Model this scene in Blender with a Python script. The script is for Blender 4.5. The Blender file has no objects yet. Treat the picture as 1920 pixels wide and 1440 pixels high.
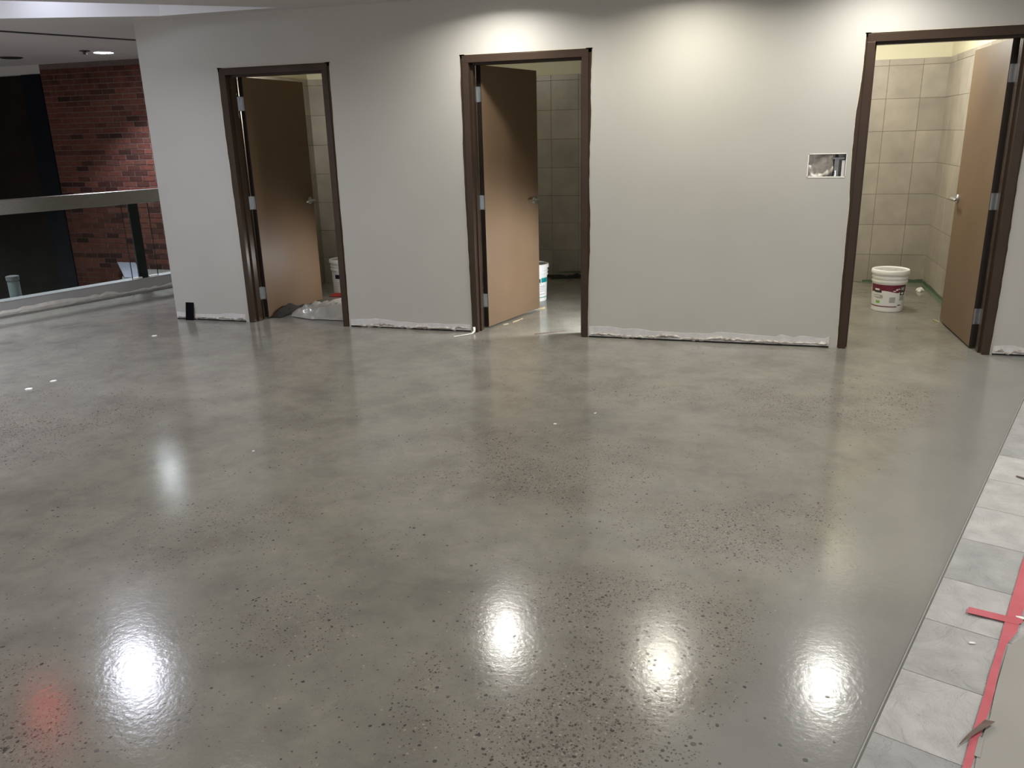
import bpy, bmesh, math, random
from mathutils import Vector, Matrix
random.seed(7)
SC = bpy.context.scene
COL = SC.collection
PI = math.pi
HC = 2.60                                   # ceiling height

# ------------------------------------------------------------------ camera
CAM = Vector((2.2367, -6.3485, 1.5930))
yaw, pitch, roll = 0.28947034, -0.29823027, -0.02550939
FPX = math.exp(7.3257686)
fw = Vector((-math.sin(yaw)*math.cos(pitch), math.cos(yaw)*math.cos(pitch), math.sin(pitch)))
rt = Vector((math.cos(yaw), math.sin(yaw), 0))
up = rt.cross(fw)
r2 = math.cos(roll)*rt + math.sin(roll)*up
u2 = -math.sin(roll)*rt + math.cos(roll)*up
cd = bpy.data.cameras.new('camera')
cd.sensor_fit = 'HORIZONTAL'; cd.sensor_width = 36.0
cd.lens = 36.0*FPX/1920.0
cd.clip_start = 0.05; cd.clip_end = 100
co = bpy.data.objects.new('camera', cd); COL.objects.link(co)
M = Matrix(((r2.x, u2.x, -fw.x, CAM.x), (r2.y, u2.y, -fw.y, CAM.y), (r2.z, u2.z, -fw.z, CAM.z), (0, 0, 0, 1)))
co.matrix_world = M
SC.camera = co

# ------------------------------------------------------------------ view, world, lights
SC.view_settings.view_transform = 'Standard'
SC.view_settings.look = 'None'
SC.view_settings.gamma = 1.0
SC.view_settings.use_curve_mapping = False
SC.view_settings.exposure = 0.60
W = bpy.data.worlds.new('world'); SC.world = W; W.use_nodes = True
bg = W.node_tree.nodes['Background']
bg.inputs[0].default_value = (1.0, 0.99, 0.98, 1); bg.inputs[1].default_value = 0.52

WARM = (1.0, 0.97, 0.84); NEUT = (1.0, 0.98, 0.92); COOL = (0.84, 0.87, 1.0)
def area(name, loc, power, color, size, aim=(0, 0, -1), spread=180, shape='DISK', sy=None):
    l = bpy.data.lights.new(name, 'AREA'); l.energy = power; l.color = color
    l.shape = shape; l.size = size
    if sy: l.size_y = sy
    l.spread = math.radians(spread)
    o = bpy.data.objects.new(name, l); COL.objects.link(o); o.location = loc
    o.rotation_euler = Vector(aim).to_track_quat('-Z', 'Y').to_euler()
    return o
def spot(name, loc, power, color, aim, cone, radius=0.05, blend=0.5):
    l = bpy.data.lights.new(name, 'SPOT'); l.energy = power; l.color = color
    l.spot_size = math.radians(cone); l.spot_blend = blend; l.shadow_soft_size = radius
    o = bpy.data.objects.new(name, l); COL.objects.link(o); o.location = loc
    o.rotation_euler = Vector(aim).to_track_quat('-Z', 'Y').to_euler()
    return o
# ceiling cans: (x, y, power, colour, diameter)
CANS = [(0.38, -0.50, 11.5, NEUT, .17), (1.74, -0.58, 10.2, WARM, .17), (2.99, -0.52, 10.5, NEUT, .17),
        (-2.42, -1.76, 20, COOL, .19), (-4.92, 1.84, 34, COOL, .20),
        (-0.6, -3.0, 9, NEUT, .17), (1.8, -6.4, 16, NEUT, .17), (4.6, -3.2, 30, NEUT, .17), (-2.4, -5.2, 16, COOL, .17), (4.6, -6.0, 20, NEUT, .17), (-4.7, -3.3, 96, COOL, .17), (1.9, -2.9, 6, NEUT, .17), (-5.7, -1.0, 40, COOL, .17)]  # unseen fill cans added to brighten floor and walls
# lights inside the three rooms
def bulb(name, loc, power, color, radius=.12):
    l = bpy.data.lights.new(name, 'POINT'); l.energy = power; l.color = color; l.shadow_soft_size = radius
    o = bpy.data.objects.new(name, l); COL.objects.link(o); o.location = loc; return o
bulb('room_light_1', (-2.32, 0.85, 1.92), 9, (1, .98, .90))
bulb('room_light_2', (-.35, 1.7, 2.34), 6, (1, .97, .84))
bulb('room_light_3', (3.0, 1.50, 2.36), 44, (1, .98, .92))
spot('work_light_1', (-1.16, 1.05, 0.42), 18, (1, .97, .93), (-1, -.5, -.22), 110, .05, 1.0)
spot('work_light_2', (1.38, 0.36, 0.50), 58, (.97, 1, 1), (-1, -.03, -.48), 128, .05, .6)
area('cove_light', (-3.2, -0.85, 2.93), 3, (.78, .82, 1.0), .5, (0.15, 0.2, -1))

# ------------------------------------------------------------------ material helpers
def new_mat(name):
    m = bpy.data.materials.new(name); m.use_nodes = True
    nt = m.node_tree
    return m, nt, nt.nodes['Principled BSDF']
def setp(b, color=None, rough=None, metal=None, spec=None):
    if color is not None: b.inputs['Base Color'].default_value = (*color, 1)
    if rough is not None: b.inputs['Roughness'].default_value = rough
    if metal is not None: b.inputs['Metallic'].default_value = metal
    if spec is not None: b.inputs['Specular IOR Level'].default_value = spec
def N(nt, kind, **kw):
    n = nt.nodes.new(kind)
    for k, v in kw.items():
        if k in ('operation', 'data_type', 'feature', 'blend_type', 'noise_dimensions', 'distance', 'interpolation_type', 'clamp', 'use_clamp'):
            setattr(n, k, v)
        else:
            n.inputs[k].default_value = v
    return n
def L(nt, a, b): nt.links.new(a, b)
def coords(nt, scale=(1, 1, 1)):
    tc = nt.nodes.new('ShaderNodeTexCoord'); mp = nt.nodes.new('ShaderNodeMapping')
    mp.inputs['Scale'].default_value = scale
    L(nt, tc.outputs['Object'], mp.inputs['Vector'])
    return mp.outputs[0]
def ramp(nt, fac, stops):
    r = nt.nodes.new('ShaderNodeValToRGB'); e = r.color_ramp.elements
    while len(e) < len(stops): e.new(.5)
    for i, (p, c) in enumerate(stops):
        e[i].position = p; e[i].color = (*c, 1) if len(c) == 3 else c
    L(nt, fac, r.inputs[0]); return r.outputs[0]
def mixc(nt, fac, a, b, blend='MIX'):
    m = nt.nodes.new('ShaderNodeMix'); m.data_type = 'RGBA'; m.blend_type = blend
    if hasattr(fac, 'links'): L(nt, fac, m.inputs[0])
    else: m.inputs[0].default_value = fac
    for i, s in ((6, a), (7, b)):
        if hasattr(s, 'links'): L(nt, s, m.inputs[i])
        else: m.inputs[i].default_value = (*s, 1)
    return m.outputs[2]
def math_(nt, op, a, b=None, clamp=False):
    m = nt.nodes.new('ShaderNodeMath'); m.operation = op; m.use_clamp = clamp
    for i, s in ((0, a), (1, b)):
        if s is None: continue
        if hasattr(s, 'links'): L(nt, s, m.inputs[i])
        else: m.inputs[i].default_value = s
    return m.outputs[0]
def bump(nt, b, h, strength=.2, dist=.01):
    bn = nt.nodes.new('ShaderNodeBump'); bn.inputs['Strength'].default_value = strength
    bn.inputs['Distance'].default_value = dist
    L(nt, h, bn.inputs['Height']); L(nt, bn.outputs[0], b.inputs['Normal'])
def mottled(name, c1, c2, scale=6, rough=.5, bs=0., bscale=80, metal=0, spec=None, stretch=(1, 1, 1), detail=4):
    m, nt, b = new_mat(name); setp(b, rough=rough, metal=metal, spec=spec)
    v = coords(nt, stretch)
    n = N(nt, 'ShaderNodeTexNoise', Scale=scale, Detail=detail); L(nt, v, n.inputs['Vector'])
    L(nt, ramp(nt, n.outputs[0], [(.3, c1), (.7, c2)]), b.inputs['Base Color'])
    if bs:
        n2 = N(nt, 'ShaderNodeTexNoise', Scale=bscale, Detail=3); L(nt, v, n2.inputs['Vector'])
        bump(nt, b, n2.outputs[0], bs, .004)
    return m
def per_object(name, stops, rough, noise=.12, nscale=8, bs=.2, bscale=60, spec=None):
    """each piece takes its own tone, plus fine mottling"""
    m, nt, b = new_mat(name); setp(b, rough=rough, spec=spec)
    oi = nt.nodes.new('ShaderNodeObjectInfo')
    col = ramp(nt, oi.outputs['Random'], stops)
    tc = nt.nodes.new('ShaderNodeTexCoord')
    add = nt.nodes.new('ShaderNodeVectorMath'); add.operation = 'ADD'
    L(nt, tc.outputs['Object'], add.inputs[0]); L(nt, oi.outputs['Location'], add.inputs[1])
    n = N(nt, 'ShaderNodeTexNoise', Scale=nscale, Detail=5); L(nt, add.outputs[0], n.inputs['Vector'])
    k = ramp(nt, n.outputs[0], [(.25, (1-noise*2,)*3), (.75, (1+noise,)*3)])
    L(nt, mixc(nt, 1., col, k, 'MULTIPLY'), b.inputs['Base Color'])
    n2 = N(nt, 'ShaderNodeTexNoise', Scale=bscale, Detail=4); L(nt, add.outputs[0], n2.inputs['Vector'])
    bump(nt, b, n2.outputs[0], bs, .004)
    return m
def emit(name, color, strength):
    m, nt, b = new_mat(name); setp(b, color=color, rough=.4)
    b.inputs['Emission Color'].default_value = (*color, 1); b.inputs['Emission Strength'].default_value = strength
    return m

# polished concrete: cream paste, cloudy stains and ground-open patches of aggregate
def concrete():
    m, nt, b = new_mat('polished_concrete')
    v = coords(nt)
    n1 = N(nt, 'ShaderNodeTexNoise', Scale=.75, Detail=5, Roughness=.55, Distortion=.5); L(nt, v, n1.inputs['Vector'])
    n2 = N(nt, 'ShaderNodeTexNoise', Scale=3.2, Detail=6, Roughness=.6); L(nt, v, n2.inputs['Vector'])
    base = ramp(nt, n1.outputs[0], [(.32, (.203, .195, .168)), (.52, (.240, .229, .197)), (.72, (.256, .249, .224))])
    cloud = ramp(nt, n2.outputs[0], [(.30, (.78, .77, .78)), (.5, (.98, .98, .98)), (.75, (1.14, 1.13, 1.11))])
    base = mixc(nt, 1., base, cloud, 'MULTIPLY')
    n7 = N(nt, 'ShaderNodeTexNoise', Scale=11., Detail=5, Roughness=.65, Distortion=.8); L(nt, v, n7.inputs['Vector'])
    base = mixc(nt, 1., base, ramp(nt, n7.outputs[0], [(.3, (.90, .90, .91)), (.7, (1.08, 1.07, 1.06))]), 'MULTIPLY')
    # where the paste was ground open: named spots plus drifting noise
    sep = nt.nodes.new('ShaderNodeSeparateXYZ'); L(nt, v, sep.inputs[0])
    def spotmask(cx, cy, rx, ry, w=1.):
        dx = math_(nt, 'DIVIDE', math_(nt, 'SUBTRACT', sep.outputs[0], cx), rx)
        dy = math_(nt, 'DIVIDE', math_(nt, 'SUBTRACT', sep.outputs[1], cy), ry)
        d = math_(nt, 'ADD', math_(nt, 'MULTIPLY', dx, dx), math_(nt, 'MULTIPLY', dy, dy))
        s = math_(nt, 'SUBTRACT', 1., d, True)
        return math_(nt, 'MULTIPLY', s, w)
    spots = [(1.95, -4.30, .72, .75, 1.3), (.12, -5.0, .48, .42, 1.0), (2.35, -3.15, .75, .42, 1.1), (2.95, -1.35, 1.3, .5, .85), (1.3, -2.7, .9, .7, .45),
             (-1.9, -2.7, 1.0, .8, .6), (.1, -3.7, .5, .4, .35), (1.9, -1.3, 1.1, .3, .35), (2.0, -4.75, .6, .35, .9), (.72, -4.25, .35, .25, .6), (.55, -4.75, .3, .2, .5)]
    acc = None
    for s in spots:
        k = spotmask(*s); acc = k if acc is None else math_(nt, 'MAXIMUM', acc, k)
    n3 = N(nt, 'ShaderNodeTexNoise', Scale=2.3, Detail=4, Roughness=.55); L(nt, v, n3.inputs['Vector'])
    nn = ramp(nt, n3.outputs[0], [(.42, (0, 0, 0)), (.56, (1, 1, 1))])
    patch = math_(nt, 'MULTIPLY', acc, math_(nt, 'ADD', math_(nt, 'MULTIPLY', nn, 1.1), .30), True)
    patch = math_(nt, 'ADD', patch, math_(nt, 'MULTIPLY', nn, .10), True)
    # along the tile band the paste was left closed and trowelled grey
    dl = math_(nt, 'ADD', math_(nt, 'MULTIPLY', sep.outputs[0], .935), math_(nt, 'MULTIPLY', sep.outputs[1], -.3547))
    dl = math_(nt, 'SUBTRACT', dl, 2.573*.935+4.462*.3547)
    dl = math_(nt, 'ADD', dl, math_(nt, 'MULTIPLY', math_(nt, 'SUBTRACT', n3.outputs[0], .5), .5))
    bm_ = nt.nodes.new('ShaderNodeMapRange'); bm_.interpolation_type = 'SMOOTHSTEP'
    bm_.inputs['From Min'].default_value = -.55; bm_.inputs['From Max'].default_value = -.28; L(nt, dl, bm_.inputs['Value'])
    patch = math_(nt, 'MULTIPLY', patch, math_(nt, 'SUBTRACT', 1., bm_.outputs[0]))
    base = mixc(nt, math_(nt, 'MULTIPLY', bm_.outputs[0], .75), base, (.222, .224, .216))
    # stones: warped cells, a part of them dark
    wn = N(nt, 'ShaderNodeTexNoise', Scale=35., Detail=2); L(nt, v, wn.inputs['Vector'])
    wv = nt.nodes.new('ShaderNodeVectorMath'); wv.operation = 'MULTIPLY_ADD'
    L(nt, wn.outputs['Color'], wv.inputs[0]); wv.inputs[1].default_value = (.012, .012, 0); L(nt, v, wv.inputs[2])
    def stones(scale, rmin, rmax, gate):
        vo = N(nt, 'ShaderNodeTexVoronoi', Scale=scale, Randomness=1.); L(nt, wv.outputs[0], vo.inputs['Vector'])
        sc = nt.nodes.new('ShaderNodeSeparateColor'); L(nt, vo.outputs['Color'], sc.inputs[0])
        mr = nt.nodes.new('ShaderNodeMapRange'); mr.inputs['To Min'].default_value = rmin; mr.inputs['To Max'].default_value = rmax
        L(nt, sc.outputs[0], mr.inputs['Value'])
        rad = math_(nt, 'MULTIPLY', mr.outputs[0], math_(nt, 'GREATER_THAN', math_(nt, 'ADD', sc.outputs[1], math_(nt, 'MULTIPLY', patch, gate)), 1.0))
        d = math_(nt, 'SUBTRACT', rad, vo.outputs['Distance'])
        return math_(nt, 'MULTIPLY', d, 14., True), sc.outputs[2]
    s1, t1 = stones(62., .10, .42, .80)
    s2, t2 = stones(120., .18, .52, .92)
    s3, t3 = stones(230., .20, .50, .95)
    tone1 = ramp(nt, t1, [(0., (.035, .035, .037)), (.5, (.065, .060, .053)), (.78, (.13, .108, .09)), (1., (.24, .22, .195))])
    tone2 = ramp(nt, t2, [(0., (.045, .042, .038)), (.65, (.085, .076, .066)), (.85, (.15, .13, .11)), (1., (.36, .34, .31))])
    warm = mixc(nt, math_(nt, 'MULTIPLY', patch, .35), base, (.225, .197, .168))
    c = mixc(nt, math_(nt, 'MULTIPLY', s3, .45), warm, tone2)
    c = mixc(nt, math_(nt, 'MULTIPLY', s2, .75), c, tone2)
    c = mixc(nt, math_(nt, 'MULTIPLY', s1, .85), c, tone1)
    L(nt, c, b.inputs['Base Color'])
    n4 = N(nt, 'ShaderNodeTexNoise', Scale=1.6, Detail=4); L(nt, v, n4.inputs['Vector'])
    rr = ramp(nt, n4.outputs[0], [(.3, (.125,)*3), (.7, (.18,)*3)])
    L(nt, rr, b.inputs['Roughness'])
    n5 = N(nt, 'ShaderNodeTexNoise', Scale=70., Detail=3, Roughness=.6); L(nt, v, n5.inputs['Vector'])
    n6 = N(nt, 'ShaderNodeTexNoise', Scale=32., Detail=2); L(nt, v, n6.inputs['Vector'])
    bump(nt, b, math_(nt, 'ADD', n5.outputs[0], n6.outputs[0]), .075, .004)
    b.inputs['Specular IOR Level'].default_value = .50
    return m
CONC = concrete()
def wall_paint(name, c, rough=.55):
    m, nt, b = new_mat(name); setp(b, rough=rough, spec=.35)
    v = coords(nt)
    n = N(nt, 'ShaderNodeTexNoise', Scale=1.3, Detail=3); L(nt, v, n.inputs['Vector'])
    L(nt, ramp(nt, n.outputs[0], [(.3, tuple(x*.96 for x in c)), (.7, tuple(min(1, x*1.03) for x in c))]), b.inputs['Base Color'])
    n2 = N(nt, 'ShaderNodeTexNoise', Scale=140., Detail=2); L(nt, v, n2.inputs['Vector'])
    bump(nt, b, n2.outputs[0], .05, .003)
    return m
PAINT = wall_paint('greige_wall_paint', (.465, .450, .415))
CEIL = wall_paint('ceiling_paint', (.50, .47, .45), .8)
COVE = wall_paint('white_cove_paint', (.80, .79, .80), .7)
YELLOW = wall_paint('pale_yellow_paint', (.66, .625, .47), .6)
CURBP = wall_paint('curb_grey_paint', (.33, .32, .315), .55)
DOORP = mottled('tan_brown_door_paint', (.158, .104, .064), (.172, .114, .071), 3, .48, .04, 120, spec=.25)
FRAME = mottled('dark_brown_frame_gloss', (.042, .027, .019), (.052, .034, .024), 4, .26, .06, 40, spec=.22)
EDGE = mottled('dark_door_edge', (.020, .014, .011), (.028, .019, .015), 5, .4)
CAULK = mottled('yellowed_caulk', (.50, .45, .34), (.62, .57, .45), 40, .7, .2)
STEEL = mottled('satin_steel', (.50, .52, .54), (.60, .62, .64), 60, .32, .05, 90, metal=1)
ALU = mottled('brushed_aluminium', (.34, .325, .31), (.40, .385, .37), 20, .34, .05, 60, metal=1, stretch=(1, 1, 12))
BLACKM = mottled('dark_metal', (.012, .013, .015), (.022, .022, .024), 8, .45)
PLASTER = mottled('torn_plaster', (.27, .235, .205), (.60, .57, .535), 34, .85, .8, 50)
PAPER = mottled('torn_paper_face', (.56, .55, .54), (.66, .64, .63), 18, .8, .3, 60)
GAP_SHADE = mottled('gap_shade', (.012, .011, .010), (.02, .018, .016), 10, .9)
TILE = per_object('beige_porcelain_tile', [(0, (.335, .302, .258)), (.5, (.375, .338, .290)), (1, (.41, .372, .320))], .38, .10, 5, .10, 40)
GROUT = mottled('tan_grout', (.16, .135, .105), (.19, .16, .125), 30, .9)
BRICK = per_object('red_brick', [(0, (.034, .018, .016)), (.22, (.075, .031, .024)), (.5, (.115, .042, .031)), (.8, (.135, .050, .036)), (1, (.10, .045, .035))], .9, .18, 22, .5, 60, spec=.06)
BRICKS = mottled('red_brick_far', (.045, .019, .015), (.12, .044, .033), 7, .9, .4, 60, spec=.06)
MORTAR = mottled('grey_mortar', (.12, .088, .08), (.16, .122, .11), 40, .95, .4, spec=.06)
SLATE = per_object('grey_slate_look_tile', [(0, (.36, .36, .362)), (.5, (.45, .44, .436)), (1, (.50, .49, .485))], .55, .10, 9, 1.0, 24)
_n = [n for n in SLATE.node_tree.nodes if n.type == 'TEX_NOISE'][-1]
_n.inputs['Scale'].default_value = 7; _n.inputs['Distortion'].default_value = 2.2; _n.inputs['Detail'].default_value = 7; _n.inputs['Roughness'].default_value = .62
[n for n in SLATE.node_tree.nodes if n.type == 'BUMP'][0].inputs['Distance'].default_value = .020
BOARD = mottled('grey_floor_board', (.275, .262, .240), (.315, .30, .278), 2.5, .6, .1, 30)
RED = mottled('red_tape', (.46, .085, .11), (.53, .125, .15), 9, .5, .15, 40)
WHITEP = mottled('white_bucket_plastic', (.84, .84, .83), (.89, .89, .88), 12, .35)
LIDIN = mottled('grey_lid_top', (.36, .36, .35), (.46, .46, .45), 14, .5)
BURG = mottled('burgundy_print', (.16, .016, .040), (.20, .022, .05), 20, .4)
NAVY = mottled('navy_print', (.012, .012, .03), (.02, .02, .045), 20, .4)
TEAL = mottled('teal_print', (.0, .25, .27), (.01, .30, .31), 20, .4)
GREYP = mottled('grey_print', (.40, .40, .41), (.48, .48, .49), 120, .5)
INK = mottled('black_print', (.03, .03, .03), (.07, .07, .07), 90, .5)
GREENP = mottled('green_print', (.25, .48, .10), (.32, .55, .15), 60, .5)
GTAPE = mottled('green_painters_tape', (.075, .125, .075), (.11, .165, .10), 14, .6)
SHEETP = mottled('clear_white_plastic', (.33, .315, .275), (.44, .42, .375), 6, .20, .6, 22)
RAG_SHADE = mottled('dark_cloth_and_shadow', (.014, .012, .010), (.03, .025, .02), 20, .9, .5, 60)  # also colours the painted shadow at the left door
REDC = mottled('red_cloth', (.35, .03, .025), (.45, .05, .04), 20, .8, .3)
WOODY = mottled('pale_wood', (.44, .36, .22), (.55, .46, .30), 20, .7)
WHITES = mottled('white_scrap', (.75, .73, .68), (.85, .83, .78), 30, .7)
BROWNC = mottled('brown_card', (.13, .09, .07), (.20, .15, .12), 20, .8)
PHONE = mottled('black_phone', (.003, .003, .004), (.005, .005, .006), 5, .2, spec=.15)
INSUL = mottled('crumpled_foil_insulation', (.62, .57, .50), (.82, .78, .73), 14, .5, .4, 40)
GALV = mottled('galvanised_steel', (.28, .28, .28), (.36, .36, .36), 30, .4, metal=1)
PALEB = mottled('pale_blue_sheet', (.17, .175, .205), (.20, .205, .235), 6, .5)
PALEG = mottled('pale_grey_green_plastic', (.16, .185, .18), (.20, .22, .215), 6, .5)
LENS = emit('lamp_lens', (.85, .95, 1.0), 9)
LENSB = emit('lamp_lens_bright', (.85, .95, 1.0), 40)
LENSW = emit('lamp_lens_warm', (1.0, .95, .86), 9)
SIGNR = emit('red_lit_sign', (1.0, .07, .06), 11)
def thin_glass():
    m, nt, b = new_mat('railing_glass')
    nt.nodes.remove(b)
    out = nt.nodes['Material Output']
    tr = nt.nodes.new('ShaderNodeBsdfTransparent'); tr.inputs[0].default_value = (.80, .84, .82, 1)
    gl = nt.nodes.new('ShaderNodeBsdfGlossy'); gl.inputs['Roughness'].default_value = .02
    fr = nt.nodes.new('ShaderNodeFresnel'); fr.inputs[0].default_value = 1.24
    mx = nt.nodes.new('ShaderNodeMixShader')
    ge = nt.nodes.new('ShaderNodeNewGeometry')
    L(nt, math_(nt, 'MULTIPLY', fr.outputs[0], math_(nt, 'SUBTRACT', 1., ge.outputs['Backfacing'])), mx.inputs[0]); L(nt, tr.outputs[0], mx.inputs[1]); L(nt, gl.outputs[0], mx.inputs[2])
    L(nt, mx.outputs[0], out.inputs['Surface'])
    return m
GLASS = thin_glass()

# ------------------------------------------------------------------ mesh helpers
class MB:
    def __init__(s): s.v = []; s.f = []
    def add(s, vs, fs, mat=None):
        o = len(s.v)
        s.v += [tuple(mat @ Vector(p)) if mat else tuple(p) for p in vs]
        s.f += [tuple(i+o for i in f) for f in fs]; return s
    def box(s, x0, x1, y0, y1, z0, z1, mat=None):
        vs = [(x0, y0, z0), (x1, y0, z0), (x1, y1, z0), (x0, y1, z0), (x0, y0, z1), (x1, y0, z1), (x1, y1, z1), (x0, y1, z1)]
        return s.add(vs, [(0, 3, 2, 1), (4, 5, 6, 7), (0, 1, 5, 4), (1, 2, 6, 5), (2, 3, 7, 6), (3, 0, 4, 7)], mat)
    def prism(s, pts, z0, z1, mat=None):
        """polygon in xy, extruded along z"""
        n = len(pts)
        vs = [(x, y, z0) for x, y in pts] + [(x, y, z1) for x, y in pts]
        fs = [tuple(range(n-1, -1, -1)), tuple(range(n, 2*n))] + [(i, (i+1) % n, n+(i+1) % n, n+i) for i in range(n)]
        return s.add(vs, fs, mat)
    def lathe(s, prof, seg=32, mat=None, cap=True):
        o = []; n = len(prof)
        for k in range(seg):
            a = 2*PI*k/seg
            for r, z in prof: o.append((r*math.cos(a), r*math.sin(a), z))
        fs = []
        for k in range(seg):
            k2 = (k+1) % seg
            for i in range(n-1): fs.append((k*n+i, k2*n+i, k2*n+i+1, k*n+i+1))
        if cap:
            fs.append(tuple(k*n for k in range(seg-1, -1, -1))); fs.append(tuple(k*n+n-1 for k in range(seg)))
        return s.add(o, fs, mat)
    def tube(s, pts, r, seg=8, mat=None):
        pts = [Vector(p) for p in pts]; o = []; n = len(pts)
        rr = r if isinstance(r, (list, tuple)) else [r]*n
        for i, p in enumerate(pts):
            d = (pts[min(i+1, n-1)]-pts[max(i-1, 0)]).normalized()
            a = d.cross(Vector((0, 0, 1)))
            if a.length < .05: a = d.cross(Vector((1, 0, 0)))
            a.normalize(); b = d.cross(a)
            for k in range(seg):
                t = 2*PI*k/seg; o.append(p+a*math.cos(t)*rr[i]+b*math.sin(t)*rr[i])
        fs = [(i*seg+k, i*seg+(k+1) % seg, (i+1)*seg+(k+1) % seg, (i+1)*seg+k) for i in range(n-1) for k in range(seg)]
        fs += [tuple(range(seg-1, -1, -1)), tuple((n-1)*seg+k for k in range(seg))]
        return s.add(o, fs, mat)
    def grid(s, fn, nu, nv, mat=None):
        vs = [fn(i/nu, j/nv) for j in range(nv+1) for i in range(nu+1)]
        w = nu+1
        return s.add(vs, [(j*w+i, j*w+i+1, (j+1)*w+i+1, (j+1)*w+i) for j in range(nv) for i in range(nu)], mat)
    def build(s, name, m, parent=None, smooth=False, bevel=0, loc=None, thick=0, subd=0, rot=None):
        me = bpy.data.meshes.new(name); me.from_pydata(s.v, [], s.f); me.materials.append(m)
        bm = bmesh.new(); bm.from_mesh(me); bmesh.ops.recalc_face_normals(bm, faces=bm.faces); bm.to_mesh(me); bm.free()
        o = bpy.data.objects.new(name, me); COL.objects.link(o)
        if parent: o.parent = parent
        if loc is not None: o.location = loc
        if rot is not None: o.rotation_euler = rot
        if smooth:
            for p in me.polygons: p.use_smooth = True
            if smooth == 'auto':
                for e in me.edges: pass
                me.set_sharp_from_angle(angle=math.radians(35))
        if thick:
            k = o.modifiers.new('thick', 'SOLIDIFY'); k.thickness = thick; k.offset = 0
        if subd:
            k = o.modifiers.new('sub', 'SUBSURF'); k.levels = subd; k.render_levels = subd
        if bevel:
            k = o.modifiers.new('bevel', 'BEVEL'); k.width = bevel; k.segments = 2; k.limit_method = 'ANGLE'
        return o
def tag(o, label, cat=None, group=None, kind=None):
    o['label'] = label
    if cat: o['category'] = cat
    if group: o['group'] = group
    if kind: o['kind'] = kind
    return o
def struct(o, label=None):
    o['kind'] = 'structure'
    if label: o['label'] = label
    return o
def empty(name, loc, rz=0):
    o = bpy.data.objects.new(name, None); COL.objects.link(o); o.location = loc; o.rotation_euler = (0, 0, rz)
    o.empty_display_size = .1
    return o
def holed(x0, x1, z0, z1, y0, y1, holes, mb=None):
    """slab in the xz plane between y0 and y1 with rectangular openings"""
    mb = mb or MB()
    xs = sorted({x0, x1, *[h[0] for h in holes], *[h[1] for h in holes]}); zs = sorted({z0, z1, *[h[2] for h in holes], *[h[3] for h in holes]})
    nx, nz = len(xs)-1, len(zs)-1
    def solid(i, j):
        if i < 0 or j < 0 or i >= nx or j >= nz: return False
        cx, cz = (xs[i]+xs[i+1])/2, (zs[j]+zs[j+1])/2
        return not any(h[0] < cx < h[1] and h[2] < cz < h[3] for h in holes)
    idx = {}
    def v(i, j, k):
        if (i, j, k) not in idx:
            idx[(i, j, k)] = len(mb.v); mb.v.append((xs[i], (y0, y1)[k], zs[j]))
        return idx[(i, j, k)]
    for i in range(nx):
        for j in range(nz):
            if not solid(i, j): continue
            mb.f.append((v(i, j, 0), v(i+1, j, 0), v(i+1, j+1, 0), v(i, j+1, 0)))
            mb.f.append((v(i, j, 1), v(i, j+1, 1), v(i+1, j+1, 1), v(i+1, j, 1)))
            if not solid(i-1, j): mb.f.append((v(i, j, 0), v(i, j+1, 0), v(i, j+1, 1), v(i, j, 1)))
            if not solid(i+1, j): mb.f.append((v(i+1, j, 0), v(i+1, j, 1), v(i+1, j+1, 1), v(i+1, j+1, 0)))
            if not solid(i, j-1): mb.f.append((v(i, j, 0), v(i, j, 1), v(i+1, j, 1), v(i+1, j, 0)))
            if not solid(i, j+1): mb.f.append((v(i, j+1, 0), v(i+1, j+1, 0), v(i+1, j+1, 1), v(i, j+1, 1)))
    return mb
def interp(tab, z):
    for (a, x), (b, y) in zip(tab, tab[1:]):
        if a <= z <= b: return x+(y-x)*(z-a)/(b-a)
    return tab[0][1] if z < tab[0][0] else tab[-1][1]

# ================================================================== SETTING
fl = [(-9.2, -9.5), (7.5, -9.5), (7.5, 3.6), (-4.2, 3.6), (-5.90, 2.70), (-4.80, 1.37), (-5.294, -.124), (-6.15, -2.712), (-9.2, -2.712)]
floor = struct(MB().prism(fl, -.12, 0).build('floor', CONC), 'polished grey concrete floor with exposed aggregate')
struct(MB().box(-9.2, -3.9, -2.9, 3.6, -2.12, -2.0).build('floor_lower', mottled('dark_lower_floor', (.03, .028, .025), (.045, .04, .036), 2, .5)), 'dark floor of the storey below')

# ceiling with the wedge-shaped raised cove at the upper left
wedge = [(-1.47, -.14), (-2.55, -.165), (-3.72, -.60), (-5.2, -1.15), (-5.2, -2.75), (-3.02, -1.27)]
bm = bmesh.new()
outer = [bm.verts.new((x, y, HC)) for x, y in ((-9.2, -9.5), (7.5, -9.5), (7.5, 3.6), (-9.2, 3.6))]
inner = [bm.verts.new((x, y, HC)) for x, y in wedge]
es = [bm.edges.new((outer[i], outer[(i+1) % 4])) for i in range(4)] + [bm.edges.new((inner[i], inner[(i+1) % 6])) for i in range(6)]
bmesh.ops.triangle_fill(bm, use_beauty=True, edges=es)
for f in bm.faces:
    if f.normal.z > 0: f.normal_flip()
me = bpy.data.meshes.new('ceiling'); bm.to_mesh(me); bm.free(); me.materials.append(CEIL)
ceiling = bpy.data.objects.new('ceiling', me); COL.objects.link(ceiling)
struct(ceiling, 'flat grey-beige ceiling')
mb = MB(); n = len(wedge)
mb.add([(x, y, HC) for x, y in wedge]+[(x, y, HC+.36) for x, y in wedge], [(i, (i+1) % n, n+(i+1) % n, n+i) for i in range(n)]+[tuple(range(n, 2*n))])
mb.build('light_cove', COVE, ceiling)['label'] = 'raised wedge of ceiling washed with cool white light'

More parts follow.
